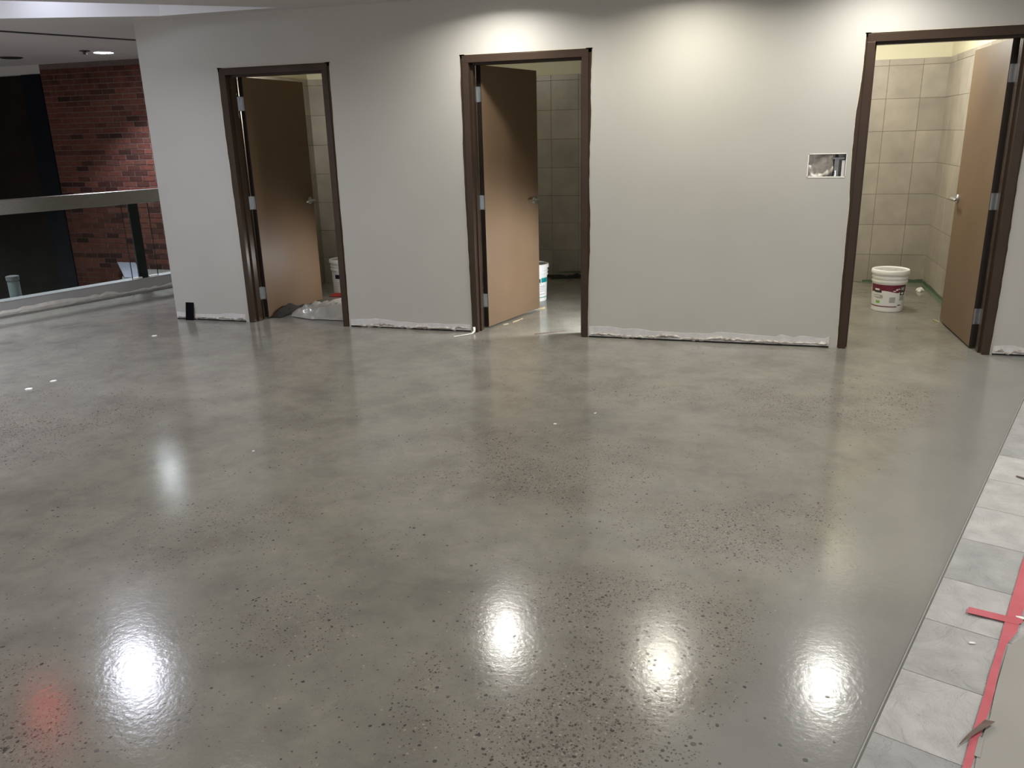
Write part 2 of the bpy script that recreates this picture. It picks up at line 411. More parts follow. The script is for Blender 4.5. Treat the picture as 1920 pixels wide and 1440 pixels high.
# door openings: outer frame x range
DOORS = [(-2.160, -1.150, 'L', 85.7), (.010, 1.002, 'L', 74.6), (2.911, 3.927, 'R', 88.4)]
FH = 2.184
BOX = (2.598, 2.847, 1.254, 1.409)
XL, XR = -2.955, 6.2
holes = [(a+.012, b-.012, 0, FH-.012) for a, b, *_ in DOORS]
mb = holed(XL, XR, 0.004, HC, 0, .016, holes+[BOX])
holed(XL, XR, 0.004, HC, .130, .146, holes, mb)
mb.box(XL, XL+.012, .016, .130, .004, HC)
wall = struct(mb.build('wall_back', PAINT), 'greige painted partition wall with three brown doorways')

# torn drywall along the foot of the wall (baseboard stripped off)
def jag(x0, x1, step, base, amp, seed):
    r = random.Random(seed); pts = []; x = x0; h = base
    while x < x1:
        pts.append((x, h)); x += step*r.uniform(.35, 1.5)
        if r.random() < .35: h = base+r.uniform(-amp, amp)
        else: h += r.uniform(-.006, .006)
        h = max(.02, min(base+amp, h))
    pts.append((x1, h)); return pts
def torn(name, x0, x1, h0, h1, seed, parent, gap=.012):
    r = random.Random(seed)
    mb = MB()
    # base layer, ragged top
    top = [(x, h+(h1-h0)*(x-x0)/(x1-x0)) for x, h in jag(x0, x1, .08, h0, .016, seed)]
    def layer(top, bot, y0, y1):
        vs = []; fs = []
        for (x, h) in top:
            b = bot(x); vs += [(x, y0, b), (x, y0-r.uniform(0, .002), h), (x, y1, b), (x, y1, h)]
        for i in range(len(top)-1):
            a, c = 4*i, 4*i+4
            fs += [(a, c, c+1, a+1), (a+1, c+1, c+3, a+3), (a, a+2, c+2, c)]
        m = len(top)-1
        fs += [(0, 1, 3, 2), (4*m, 4*m+2, 4*m+3, 4*m+1)]
        mb.add(vs, fs)
    layer(top, lambda x: gap, -.0025, .001)
    o = mb.build(name, PAPER, parent)
    mb = MB()
    # flakes and lumps: tilted ragged slivers standing proud
    x = x0+.01
    while x < x1-.06:
        w = r.uniform(.05, .26); w = min(w, x1-x-.005)
        hb = gap+r.uniform(.0, .020); ht = hb+r.uniform(.010, .030)
        kk = max(4, int(w/.02)); y = -r.uniform(.006, .020)
        vs = []; fs = []
        for i in range(kk+1):
            t = i/kk; e = math.sin(PI*min(1, max(0, t)))**.5
            zz = hb+(ht-hb)*e*r.uniform(.7, 1.1); lo = max(.001, hb-.016*r.random()*e)
            vs += [(x+w*t, y*.5, lo), (x+w*t, y-r.uniform(0, .005)*e, (lo+zz)/2), (x+w*t, -.002, max(zz, lo+.002)), (x+w*t, .001, lo)]
        for i in range(kk):
            a, c = 4*i, 4*i+4
            fs += [(a, c, c+1, a+1), (a+1, c+1, c+2, a+2), (a, a+3, c+3, c)]
        mb.add(vs, fs); x += w*r.uniform(.45, 1.1)
    mb.build('plaster_flakes', PLASTER, parent)['kind'] = 'stuff'
    g = MB().box(x0, x1, -.0016, .001, 0, gap+.001).build('gap_shade_strip', GAP_SHADE, parent)  # solid dark strip painting the shade of the gap under the drywall
    return o
torn('torn_drywall', XL+.004, -2.20, .070, .055, 3, wall)
torn('torn_drywall', -1.130, -.005, .066, .072, 5, wall)
torn('torn_drywall', 1.010, 2.845, .088, .070, 11, wall)
torn('torn_drywall', 3.945, 5.2, .066, .066, 17, wall)

# cut-out for a wall box: paper edge, insulation, stud, conduit
mb = MB()
x0, x1, z0, z1 = BOX
for a in ((x0-.005, x1+.004, z0-.008, z0+.001), (x0-.006, x0+.001, z0-.006, z1+.004), (x1-.001, x1+.004, z0-.004, z1+.003), (x0-.004, x1+.003, z1-.001, z1+.004)):
    mb.box(a[0], a[1], -.0022, .001, a[2], a[3])
mb.build('torn_cutout_edge', WHITES, wall)
rr = random.Random(4)
def ins(u, v):
    x = x0-.03+.20*u; z = z0-.03+(z1-z0+.06)*v
    d = .022*math.sin(23*x+9*z)+.018*math.sin(61*z-31*x+2)+.012*math.sin(120*x+40*z)+.010*rr.uniform(-1, 1)
    return (x, .050-d*.8, z)
MB().grid(ins, 22, 16).build('insulation', INSUL, wall, smooth=True)
MB().box(x0+.172, x0+.176, .030, .110, z0-.06, z1+.06).box(x0+.172, x0+.205, .030, .033, z0-.06, z1-.035).box(x0+.205, x0+.28, .095, .098, z0-.06, z1+.06).build('metal_stud', GALV, wall)
MB().box(x0+.15, x0+.24, .020, .024, -.006, .006, Matrix.Translation((0, 0, 1.378)) @ Matrix.Rotation(0, 4, 'X')).build('stud_flange', GALV, wall)
mb = MB()
for k in range(5): mb.tube([(x0+.186+.008*math.cos(t*.5), .022+.006*math.sin(t*.5), z0+.004+k*.008) for t in range(13)], .0022, 5)
mb.build('screw_coil', STEEL, wall)
MB().box(x1-.024, x1-.002, .018, .024, z0, z1-.045).build('cut_gypsum', PAPER, wall)

# ------------------------------------------------------------------ doors
# wavy hand-cut dark paint around the frames: (z, extra) tables for both jambs
WAVE = [
    ([(0, .002), (.6, .004), (1.2, .012), (1.7, .020), (2.19, .018)], [(0, .004), (.5, .012), (1.1, .012), (1.6, .012), (2.0, .016), (2.19, .020)]),
    ([(0, -.004), (.3, .004), (.8, .012), (1.2, .020), (1.5, .022), (1.75, .016), (1.95, .022), (2.05, .016), (2.19, .016)],
     [(0, -.002), (.4, .004), (.7, .016), (1.0, .016), (1.2, .008), (1.5, .012), (1.75, .022), (1.9, .016), (2.19, .024)]),
    ([(0, .006), (.3, .012), (.7, .016), (1.0, .014), (1.3, .026), (1.55, .030), (1.7, .026), (1.95, .010), (2.19, .010)],
     [(0, .002), (.3, .010), (.8, .014), (1.2, .012), (1.7, .018), (2.19, .016)])]
def wavy(tab, xe, sgn, extra, z1, y, seed):
    r = random.Random(seed); mb = MB(); vs = []; fs = []; K = 44
    for k in range(K+1):
        z = .004+(z1-.004)*k/K
        e = max(.0005, interp(tab, z)+r.uniform(-.0018, .0018)) + extra
        xo = xe+sgn*e; xi = xe-sgn*.02
        vs += [(xi, y, z), (xo, y, z), (xo, .001, z), (xi, .001, z)]
    for k in range(K):
        a, c = 4*k, 4*k+4
        fs += [(a, a+1, c+1, c), (a+1, a+2, c+2, c+1)]
    fs += [(0, 1, 2, 3), (4*K, 4*K+3, 4*K+2, 4*K+1)]
    return mb.add(vs, fs)
def lever_mesh():
    """door lever in local axes: door face normal +n = x, pointing along -y (toward hinge), origin at spindle"""
    rose = MB().lathe([(.034, 0), (.034, .006), (.030, .011), (.016, .012), (.012, .040), (.012, .052)], 20, Matrix.Rotation(PI/2, 4, 'Y'))
    lev = MB().tube([(.048, .012, 0), (.050, 0, 0), (.052, -.03, 0), (.052, -.07, 0), (.050, -.105, -.002), (.044, -.122, -.003)], [.010, .013, .012, .0115, .011, .009], 10)
    return rose, lev
def door(i, xa, xb, side, ang):
    root = empty('door_%d' % i, ((xa+xb)/2, 0, 0)); struct(root)
    cx = (xa+xb)/2
    T = Matrix.Translation((-cx, 0, 0))
    y0, y1, fwid = -.012, .158, .051
    # pressed steel frame: face, rabbets and stop as one profile
    prof = [(0, .002), (0, y0), (fwid, y0), (fwid, .045), (fwid+.016, .045), (fwid+.016, .105), (fwid, .105), (fwid, y1), (0, y1), (0, .146), (.012, .146), (.012, .002)]
    mb = MB()
    mb.prism([(xa+a, b) for a, b in prof], .0, FH-fwid, T)
    mb.prism([(xb-a, b) for a, b in prof][::-1], .0, FH-fwid, T)
    # head: same profile turned, running in x
    pr = [(FH-a, b) for a, b in prof]; n = len(pr)
    xi, xo = xa, xb
    mb.add([(xi, b, a) for a, b in pr]+[(xo, b, a) for a, b in pr], [tuple(range(n)), tuple(range(2*n-1, n-1, -1))]+[(k, n+k, n+(k+1) % n, (k+1) % n) for k in range(n)], T)
    mb.build('door_frame', FRAME, root, bevel=.0015)['label'] = 'dark brown steel door frame'
    wl, wr = WAVE[i-1]
    p = wavy(wl, xa, -1, 0, FH+.006, -.0030, i*10); p2 = wavy(wr, xb, 1, 0, FH+.006, -.0030, i*10+1)
    p.add(p2.v, p2.f); e1, e2 = interp(wl, 2.19), interp(wr, 2.19)
    p.box(xa-e1, xb+e2, -.0030, .001, FH-.02, FH+.006)
    o = p.build('painted_edge', FRAME, root, loc=(-cx, 0, 0)); o['label'] = 'wavy hand-brushed dark brown paint edge on the wall'
    c = wavy(wl, xa, -1, .006, FH+.012, -.0012, i*10); c2 = wavy(wr, xb, 1, .005, FH+.012, -.0012, i*10+1); c.add(c2.v, c2.f)
    c.box(xa-e1-.005, xb+e2+.005, -.0012, .001, FH, FH+.010)
    c.build('caulk_line', CAULK, root, loc=(-cx, 0, 0))
    # leaf
    s = 1 if side == 'L' else -1
    wd = (xb-xa)-2*fwid-.006
    hx = (xa+fwid if side == 'L' else xb-fwid); hy = y1+.003
    # leaf local frame: origin on the hinge axis; closed leaf runs along +s x, occupies y from -.048 to -.003
    A = Matrix.Translation((hx-cx, hy, 0)) @ Matrix.Rotation(s*math.radians(ang), 4, 'Z')
    zb, zt = .014, 2.126
    leaf = MB().box(min(s*.003, s*(.003+wd)), max(s*.003, s*(.003+wd)), -.048, -.003, zb, zt).build('door_leaf', DOORP, root, bevel=.0015)
    leaf.matrix_local = A
    leaf['label'] = 'brown door leaf standing open into the room'
    e = MB().box(min(s*.0022, s*.0040), max(s*.0022, s*.0040), -.0472, -.0036, zb+.001, zt-.001).build('hinge_edge', EDGE, leaf)
    for zc in (.242, 1.064, 1.908):
        h = MB()
        h.box(min(s*.0004, s*.0030), max(s*.0004, s*.0030), -.044, -.001, zc-.058, zc+.058)
        h.tube([(0, .004, zc-.060), (0, .004, zc+.060)], .0065, 10)
        h.tube([(0, .004, zc+.060), (0, .004, zc+.066)], [.005, .002], 10)
        h.build('hinge', STEEL, leaf, smooth='auto')['label'] = 'steel butt hinge'
    # leaf of each hinge that stays on the jamb
    for zc in (.242, 1.064, 1.908):
        xx = hx-cx
        MB().box(min(xx, xx+s*.0024), max(xx, xx+s*.0024), y1-.044, y1+.001, zc-.058, zc+.058).build('hinge_plate', STEEL, root)
    # levers on both faces, latch plate on the free edge
    for face in (-1, 1):
        rose, lev = lever_mesh()
        yf = -.048 if face < 0 else -.003
        Lm = Matrix.Translation((s*(wd-.062), yf, 1.02)) @ Matrix(((0, s, 0, 0), (face, 0, 0, 0), (0, 0, 1, 0), (0, 0, 0, 1)))
        rose.add(lev.v, lev.f)
        o = MB().add(rose.v, rose.f, Lm).build('lever_handle', STEEL, leaf, smooth='auto'); o['label'] = 'satin steel lever handle'
    ex = s*(.003+wd)
    MB().box(min(ex, ex+s*.0012), max(ex, ex+s*.0012), -.040, -.011, .96, 1.08).box(min(ex, ex+s*.010), max(ex, ex+s*.010), -.031, -.020, 1.01, 1.03).build('latch', STEEL, leaf)
    # strike plate on the opposite jamb
    px = (xb-fwid if side == 'L' else xa+fwid)-cx
    MB().box(min(px, px-s*.0015), max(px, px-s*.0015), y1-.044, y1-.012, .96, 1.08).build('strike_plate', STEEL, root)
    return root
for i, d in enumerate(DOORS): door(i+1, *d)

# ------------------------------------------------------------------ the three tiled rooms
TP = .310; ROWS = [0.0, .295]+[.295+TP*k for k in range(1, 7)]+[2.215]      # tile joints up the wall
J = .0032
def tile_wall(name, A, B, y0, phase, rooftop=2.56, label=None, tmat=TILE):
    """A,B: wall foot end points (left to right seen from inside); tiles on the side facing the room (left of A->B turned)"""
    A = Vector((*A, 0)); B = Vector((*B, 0)); d = (B-A); Ln = d.length; d.normalize(); nrm = Vector((d.y, -d.x, 0))
    Mx = Matrix(((d.x, nrm.x, 0, A.x), (d.y, nrm.y, 0, A.y), (0, 0, 1, 0), (0, 0, 0, 1)))
    w = MB().box(0, Ln, -.09, 0, 0, rooftop, Mx).build(name, YELLOW); struct(w, label)
    MB().box(0, Ln, 0.0005, .0065, 0.001, 2.212, Mx).build('grout_bed', GROUT, w)
    cols = [0.]; x = phase
    while x < Ln-.03:
        if x > .03: cols.append(x)
        x += TP
    cols.append(Ln)
    meshes = {}
    for ci in range(len(cols)-1):
        for ri in range(len(ROWS)-1):
            tw = cols[ci+1]-cols[ci]-J; th = ROWS[ri+1]-ROWS[ri]-J
            key = (round(tw, 3), round(th, 3))
            ctr = Mx @ Vector(((cols[ci]+cols[ci+1])/2, .005+random.uniform(0, .0008), (ROWS[ri]+ROWS[ri+1])/2))
            rot = (0, 0, math.atan2(d.y, d.x))
            if key not in meshes:
                b = .0015; t = .005
                x, z = tw/2, th/2
                vs = [(-x, 0, -z), (x, 0, -z), (x, 0, z), (-x, 0, z), (-x, b-t, -z), (x, b-t, -z), (x, b-t, z), (-x, b-t, z), (-x+b, -t, -z+b), (x-b, -t, -z+b), (x-b, -t, z-b), (-x+b, -t, z-b)]
                fs = [(4, 5, 9, 8), (5, 6, 10, 9), (6, 7, 11, 10), (7, 4, 8, 11), (8, 9, 10, 11), (0, 1, 5, 4), (1, 2, 6, 5), (2, 3, 7, 6), (3, 0, 4, 7)]
                o = MB().add(vs, fs).build('wall_tile', tmat, w); meshes[key] = o.data
            else:
                o = bpy.data.objects.new('wall_tile', meshes[key]); COL.objects.link(o); o.parent = w
            o.location = ctr; o.rotation_euler = rot
    return w
R1, R2, R3 = (-2.50, -1.06, 2.05), (-.95, 1.86, 2.95), (1.98, 4.0, 2.95)
# nrm = (dy,-dx): running +x gives -y (faces the corridor side)
tile_wall('wall_room_1_back', (R1[0], R1[2]), (R1[1], R1[2]), 0, .2, label='beige tiled back wall of the left room')
tile_wall('wall_room_1_left', (R1[0], .17), (R1[0], R1[2]), 0, .26, label='beige tiled left wall of the left room')
tile_wall('wall_room_2_back', (R2[0], R2[2]), (R2[1], R2[2]), 0, (0.008+.95) % TP, label='beige tiled back wall of the middle room')
tile_wall('wall_room_2_left', (R2[0], .17), (R2[0], R2[2]), 0, .2, label='beige tiled left wall of the middle room')
tile_wall('wall_room_3_back', (R3[0], R3[2]), (R3[1], R3[2]), 0, (3.449-R3[0]) % TP, label='beige tiled back wall of the right room')
tile_wall('wall_room_3_right', (R3[1], R3[2]), (R3[1], .17), 0, .28, label='beige tiled right wall of the right room')
struct(MB().box(R2[1], R3[0], .147, 3.04, 0, 2.56).build('wall_room_2_right', YELLOW), 'partition between the middle and right rooms')
struct(MB().box(R1[1], R1[1]+.02, .147, 2.14, 0, 2.56).build('wall_room_1_right', YELLOW), 'partition between the left and middle rooms')
struct(MB().box(XL, R3[1]+.09, .147, 3.04, 2.561, 2.590).build('ceiling_rooms', YELLOW), 'low ceiling over the three rooms')

# ------------------------------------------------------------------ atrium side: brick wall, dark end wall, curb, railing
BY = 2.64; BX0 = -6.65
bw = struct(MB().box(BX0, XL, BY, BY+.14, -2.0, HC).build('wall_brick', MORTAR), 'dark red brick wall beyond the railing')
BLen, BH, CO = .203, .0667, .0667
bmsh = None
def brick_verts(w, h, t=.0045, c=.0012):
    x, z = w/2, h/2
    vs = [(-x, .004, -z), (x, .004, -z), (x, .004, z), (-x, .004, z), (-x, -t+c, -z), (x, -t+c, -z), (x, -t+c, z), (-x, -t+c, z), (-x+c, -t, -z+c), (x-c, -t, -z+c), (x-c, -t, z-c), (-x+c, -t, z-c)]
    fs = [(5, 4, 8, 9), (6, 5, 9, 10), (7, 6, 10, 11), (4, 7, 11, 8), (8, 11, 10, 9), (1, 0, 4, 5), (2, 1, 5, 6), (3, 2, 6, 7), (0, 3, 7, 4)]
    return vs, fs
bricks = {}; nb = 0; stuff = MB()
rows = int(HC/CO)
for r in range(-22, rows):
    z = .004+CO*(r+.5); x = BX0+(0 if r % 2 == 0 else -BLen/2)
    while x < XL:
        a, b = max(x, BX0), min(x+BLen, XL)
        w = b-a-.010
        if w > .03:
            cxx = (a+b)/2; jit = random.uniform(-.0015, .0015)
            if cxx < -4.98 and 0 <= r < 34:
                key = round(w, 3)
                if key not in bricks:
                    vs, fs = brick_verts(w, CO-.0095); o = MB().add(vs, fs).build('brick', BRICK, bw); bricks[key] = o.data
                else:
                    o = bpy.data.objects.new('brick', bricks[key]); COL.objects.link(o); o.parent = bw
                o.location = (cxx, BY+jit, z); nb += 1
            else:
                vs, fs = brick_verts(w, CO-.0095); stuff.add(vs, fs, Matrix.Translation((cxx, BY+jit, z)))
        x += BLen
o = stuff.build('brick_courses', BRICKS, bw); o['kind'] = 'stuff'
DARK = mottled('dark_brown_panel', (.012, .009, .008), (.018, .013, .011), 3, .5, spec=.12)
DARKB = mottled('blue_black_steel', (.006, .007, .010), (.009, .010, .014), 3, .45, spec=.12)
dw = struct(MB().box(-9.2, BX0, BY+.10, BY+.2, -2.0, 2.49).build('wall_dark', DARK), 'dark panelled wall left of the brick')
MB().box(-6.96, BX0-.01, BY-.01, BY+.10, -2.0, 2.485).build('steel_column', DARKB, dw)
struct(MB().box(-9.2, BX0, BY, BY+.2, 2.49, HC).build('trim_2', CEIL), 'grey soffit over the dark wall')
struct(MB().box(-9.25, -9.2, -9.5, 3.6, 0, HC).build('wall_left_blocker', DARK), 'added unseen dark wall keeping world light off the left side')  # out-of-view wall added to block world light from the left

# railing line frame: local x along the rail, y away from the corridor
RA, RB = Vector((-4.772, -.297, 0)), Vector((-4.174, 1.511, 0))
rd = (RB-RA).normalized(); RZ = math.atan2(rd.y, rd.x); rlen = (RB-RA).length
def rl(x0): return RA+rd*x0
s0, s1 = -2.6, 3.3
# curb (local y = left normal = away from the corridor)
curb = MB()
curb.box(s0, s1, .0, .20, 0, .150).box(s0, s1, -.004, .012, .150, .158)
curb = curb.build('trim_1', CURBP, loc=RA, rot=(0, 0, RZ), bevel=.003); struct(curb, 'low grey painted curb under the glass railing')
mb = MB(); r = random.Random(21); xs = []; x = s0
while x < s1: xs.append(x); x += r.uniform(.03, .12)
vs = []; fs = []
for k, x in enumerate(xs):
    h = .062+.016*math.sin(x*3)+r.uniform(-.010, .010)+(.03 if 1.05 < x < 1.15 else 0); b = .012+r.uniform(0, .008)
    vs += [(x, -.004-r.uniform(0, .006), b), (x, -.010-r.uniform(0, .006), (b+h)/2), (x, -.002, h), (x, .001, b)]
for k in range(len(xs)-1):
    a, c = 4*k, 4*k+4; fs += [(a, c, c+1, a+1), (a+1, c+1, c+2, a+2), (a, a+3, c+3, c)]
mb.add(vs, fs).build('torn_plaster_strip', mottled('dusty_plaster', (.50, .47, .43), (.60, .57, .53), 16, .85, .4, 50), curb)
rail = empty('glass_railing', RA, RZ)
tag(rail, 'glass railing with wide metal handrail and dark post on a low curb', 'railing')
MB().box(s0, s1, -.022, .040, .975, 1.118).build('handrail', ALU, rail, bevel=.008)['label'] = 'wide brushed metal handrail'
PX = (Vector((-4.272, 1.212, 0))-RA).dot(rd)
for px in (PX, PX-2.1): MB().box(px-.055, px+.055, .050, .075, .15, .985).build('post', BLACKM, rail, bevel=.003)['label'] = 'flat black post'
J1 = (Vector((-4.320, 1.070, 0))-RA).dot(rd); J2 = (Vector((-4.222, 1.366, 0))-RA).dot(rd)
for a, b in ((s0, J1-.004), (J1+.004, J2-.004), (J2+.004, s1)):
    MB().box(a, b, .028, .038, .152, .980).build('glass_pane', GLASS, rail)
for c, l in ((J1+.055, .11), (J2-.055, .11)):
    MB().box(c-l/2, c+l/2, .018, .048, .150, .172).build('setting_block', WHITES, rail, bevel=.002)
for c in (J1, J2):
    MB().box(c-.003, c+.003, .0285, .0375, .152, .980).build('joint_seal', BLACKM, rail)
# solid dark strip painting the shade of a ceiling groove above the railing
a, b = Vector((-4.37, -.03)), Vector((-3.84, 1.08)); d = (b-a).normalized()
o = MB().box(-3.0, 2.4, -.042, .042, -.004, .0005).build('trim_3', BLACKM, loc=(a.x, a.y, HC), rot=(0, 0, math.atan2(d.y, d.x))); struct(o, 'thin dark strip painting the shade of a ceiling groove')

# ------------------------------------------------------------------ slate-look tile band, edge strip
E0 = Vector((2.573, -4.462, 0)); ed = Vector((3.829-2.573, -1.149+4.462, 0)).normalized(); EZ = math.atan2(ed.y, ed.x)
js = [-1.1, -.75, -.40, -.05]+[(Vector((x, y, 0))-E0).dot(ed) for x, y in ((2.632, -4.31), (2.754, -3.996), (2.868, -3.687), (2.983, -3.386), (3.121, -3.049), (3.247, -2.724))]
js[3] = js[4]-.335; js[2] = js[3]-.335; js[1] = js[2]-.335; js[0] = js[1]-.335
while js[-1] < 4.4: js.append(js[-1]+.352)
BW = .33
for k in range(len(js)-1):
    w, h = js[k+1]-js[k]-.0022, BW-.004
    rr = random.Random(50+k); mb = MB(); nx, ny = 9, 9
    ph = rr.uniform(0, 9)
    def fn(u, v, w=w, h=h, rr=rr, ph=ph):
        edge = min(u, 1-u, v, 1-v)
        z = .0045+(0 if edge < .01 else .0012*math.sin(7*u+ph)+.0011*math.sin(11*v-3*u+ph*2)+rr.uniform(-.0007, .0007))
        return (-w/2+w*u, -h/2+h*v, z)
    mb.grid(fn, nx, ny).box(-w/2, w/2, -h/2, h/2, .0005, .0034)
    c = E0+ed*((js[k]+js[k+1])/2)+Vector((ed.y, -ed.x, 0))*(BW/2+.006)
    mb.build('stone_tile', SLATE, floor, smooth='auto', loc=c, rot=(0, 0, EZ))
o = MB().box(js[0], js[-1], -.0022, .0008, .0, .0046).build('edge_strip', mottled('dull_zinc', (.30, .30, .29), (.36, .36, .35), 20, .5), floor, loc=E0, rot=(0, 0, EZ)); o['label'] = 'thin metal strip between concrete and stone tile'
# largest pebbles of the exposed aggregate, flush in the floor
def unproj(u, v):
    d = fw+r2*((u-960)/FPX)-u2*((v-720)/FPX); t = -CAM.z/d.z; return CAM+d*t
peb = [(518, 1003, 18), (478, 995, 15), (560, 988, 11), (428, 993, 12), (875, 1033, 16), (825, 1023, 10), (1115, 1093, 14), (733, 825, 14), (790, 815, 14), (1095, 775, 14), (680, 1070, 14), (550, 1155, 16), (708, 1275, 18), (1515, 1085, 17), (1285, 735, 16), (997, 650, 15), (857, 585, 16), (780, 572, 13), (778, 475, 10), (1025, 443, 11), (1200, 322, 12), (1525, 490, 11), (848, 705, 14), (735, 655, 12), (315, 850, 10), (1380, 900, 12), (1660, 930, 14), (640, 1222, 12), (820, 1248, 11), (1485, 1272, 12), (990, 965, 13), (270, 1010, 9), (240, 1062, 10), (700, 980, 11), (880, 870, 13), (870, 400, 11), (1610, 583, 14), (1560, 685, 13), (1650, 685, 12), (1775, 690, 12), (1825, 553, 10), (120, 678, 9), (185, 805, 9), (460, 1035, 9), (1000, 1115, 12), (1290, 1030, 12), (375, 693, 8), (1230, 1155, 14), (1155, 1185, 13), (1030, 1210, 12), (680, 1185, 14), (460, 1150, 11), (505, 910, 12), (940, 70, 9), (895, 115, 10), (995, 140, 9), (1440, 115, 9), (1690, 105, 7), (1470, 215, 8), (1145, 290, 8)]
STONE = per_object('aggregate_stone', [(0, (.040, .041, .043)), (.35, (.075, .070, .062)), (.7, (.11, .095, .080)), (1, (.16, .135, .115))], .28, .2, 120, .05, 80)
rr = random.Random(9)
plist = [(900+x*.2604, 1100+y*.2604, s*.2604) for x, y, s in peb]
plist += [(10, 1405, 5), (18, 1383, 5), (60, 1422, 3.5), (185, 1426, 3.5), (352, 1352, 4.5), (355, 1363, 5), (182, 1408, 4), (156, 1231, 3), (280, 1339, 3), (1510, 1425, 4), (5, 1213, 3.5), (30, 1285, 3), (1300, 1395, 4.5), (1345, 1360, 4)]
for k in range(110):
    plist.append((rr.gauss(1180, 150), rr.uniform(1120, 1436), rr.uniform(1.8, 3.6)))
for u, v, s in plist:
    p = unproj(u, v); dist = (p-CAM).length; rad = s*dist/FPX*1.1
    m = rr.choice((6, 7, 8)); a0 = rr.uniform(0, 6); el = rr.uniform(.6, 1.)
    pts = []
    for q in range(m):
        t = a0+2*PI*q/m; k = rad*rr.uniform(.8, 1.15)
        pts.append((k*math.cos(t), k*el*math.sin(t)))
    MB().prism(pts, -.0012, .0004).build('aggregate_stone', STONE, floor, loc=(p.x, p.y, 0), rot=(0, 0, rr.uniform(0, 3)))

# ================================================================== THINGS
# floor protection board with its red tape
Mrot = lambda loc: dict(loc=loc, rot=(0, 0, EZ))
def band(p):                               # point -> (along, across) of the tile band
    q = Vector((p[0], p[1], 0))-E0; return q.dot(ed), q.dot(Vector((ed.y, -ed.x, 0)))
rb = random.Random(31)
pts = []
for k in range(60):                        # ragged left edge of the board
    a = -1.4+k*.1
    off = .254+rb.uniform(-.003, .003) if a < .85 else .290+rb.uniform(-.006, .006)
    pts.append((a, -off))
pts += [(pts[-1][0], -1.6), (-1.4, -1.6)]
tag(MB().prism(pts, .0062, .0095).build('floor_board', BOARD, loc=E0, rot=(0, 0, EZ)), 'smooth grey protection board on the floor edged with red tape', 'board')
pts = []
for k in range(41):
    a = -1.0+k*.095; pts.append((a, -.227+rb.uniform(-.001, .001)))
for k in range(40, -1, -1):
    a = -1.0+k*.095
    off = .268 if a > .88 else .2485
    if a < .12: off = .262
    pts.append((a, -off+rb.uniform(-.0035, .0035)))
n = 41
tp = MB(); z = .0098
vs = [(x, y, z) for x, y in pts]; fs = [(k, k+1, 2*n-2-k, 2*n-1-k) for k in range(n-1)]
vs += [(x, y, z+.0006) for x, y in pts]; fs += [(2*n+2*n-1-k, 2*n+2*n-2-k, 2*n+k+1, 2*n+k) for k in range(n-1)]
fs += [(k, 2*n+k, 2*n+(k+1) % (2*n), (k+1) % (2*n)) for k in range(2*n)]
tape = tag(tp.add(vs, fs).build('floor_tape', RED, loc=E0, rot=(0, 0, EZ)), 'long strip of red tape along the edge of the floor board', 'tape')
a1, c1 = band((3.020, -3.612)); a2, c2 = band((3.163, -3.650))
tag(MB().prism([(a1+.021, -c1), (a2+.021, -c2-.01), (a2+.004, -c2-.012), (a2-.021, -c2), (a1-.021, -c1+.001)], .0106, .0112).build('floor_tape', RED, loc=E0, rot=(0, 0, EZ)), 'short strip of red tape crossing the long red tape', 'tape')
# torn flap of the tape and curled card strip
A, B = Vector((2.853, -4.318, 0)), Vector((2.957, -4.212, 0))
dv = (B-A); nvv = Vector((-dv.y, dv.x, 0)).normalized()
def curl(u, v):
    p = A+dv*u; w = .004+.022*u**.8
    return (p.x+nvv.x*w*v, p.y+nvv.y*w*v, .0118+.013*(1-v)*(.5+.5*u)+.002*math.sin(5*u))
tag(MB().grid(curl, 10, 4).build('tape_scrap', BROWNC, thick=.0016), 'curled brown torn strip lying across the red tape', 'scrap')
p1, p2 = unproj(1838, 1388), unproj(1831, 1425)
dv2 = (p2-p1); nn = Vector((-dv2.y, dv2.x, 0)).normalized()*.0075
tag(MB().prism([(p1.x-nn.x*.6, p1.y-nn.y*.6), (p1.x+nn.x, p1.y+nn.y), (p2.x+nn.x*.9, p2.y+nn.y*.9), (p2.x-nn.x, p2.y-nn.y)], .0104, .0113).build('paper_scrap', BOARD), 'narrow grey paper sliver on the red tape near the frame bottom', 'scrap')
def chip(name, mat, label, u, v, l, w, ang, h=.004, z=0, cat='scrap', group=None):
    p = unproj(u, v); r = random.Random(int(u*7+v)); pts = []
    for q in range(7):
        t = 2*PI*q/7; k = r.uniform(.75, 1.1); pts.append((l/2*k*math.cos(t), w/2*k*math.sin(t)))
    o = MB().prism(pts, 0, h).build(name, mat, loc=(p.x, p.y, z), rot=(0, 0, ang)); return tag(o, label, cat, group)
chip('paper_scrap', WHITES, 'small white scrap on a grey stone tile below the red cross strip', 1821, 1209, .022, .012, .3, .002, .0066)
chip('paper_scrap', WHITES, 'white scrap at the right frame edge beside the red tape crossing', 1916, 1164, .04, .016, -.2, .002, .0098)
chip('wood_scrap', BROWNC, 'dark sliver on the stone tiles at the right frame edge', 1916, 899, .055, .014, -.7, .004, .0066)
chip('plaster_crumb', WHITES, 'bright white crumb on the concrete near the left frame edge', 55, 730, .055, .045, .3, .006)
chip('plaster_crumb', WHITES, 'small pale crumb right of the bright white crumb', 100, 715, .045, .03, 1.1, .005)
chip('plaster_crumb', WHITES, 'tiny pale crumb on the floor in front of the phone', 290, 630, .05, .03, .6, .006)
chip('plaster_crumb', WHITES, 'tiny pale speck in the middle of the floor below the second door', 1041, 795, .022, .014, .4, .003)
chip('plaster_crumb', WHITES, 'tiny pale speck on the floor below the bare wall', 1116, 775, .02, .012, .9, .003)
chip('plaster_crumb', WHITES, 'faint pale crumb low on the left half of the floor', 475, 846, .016, .012, .9, .002)

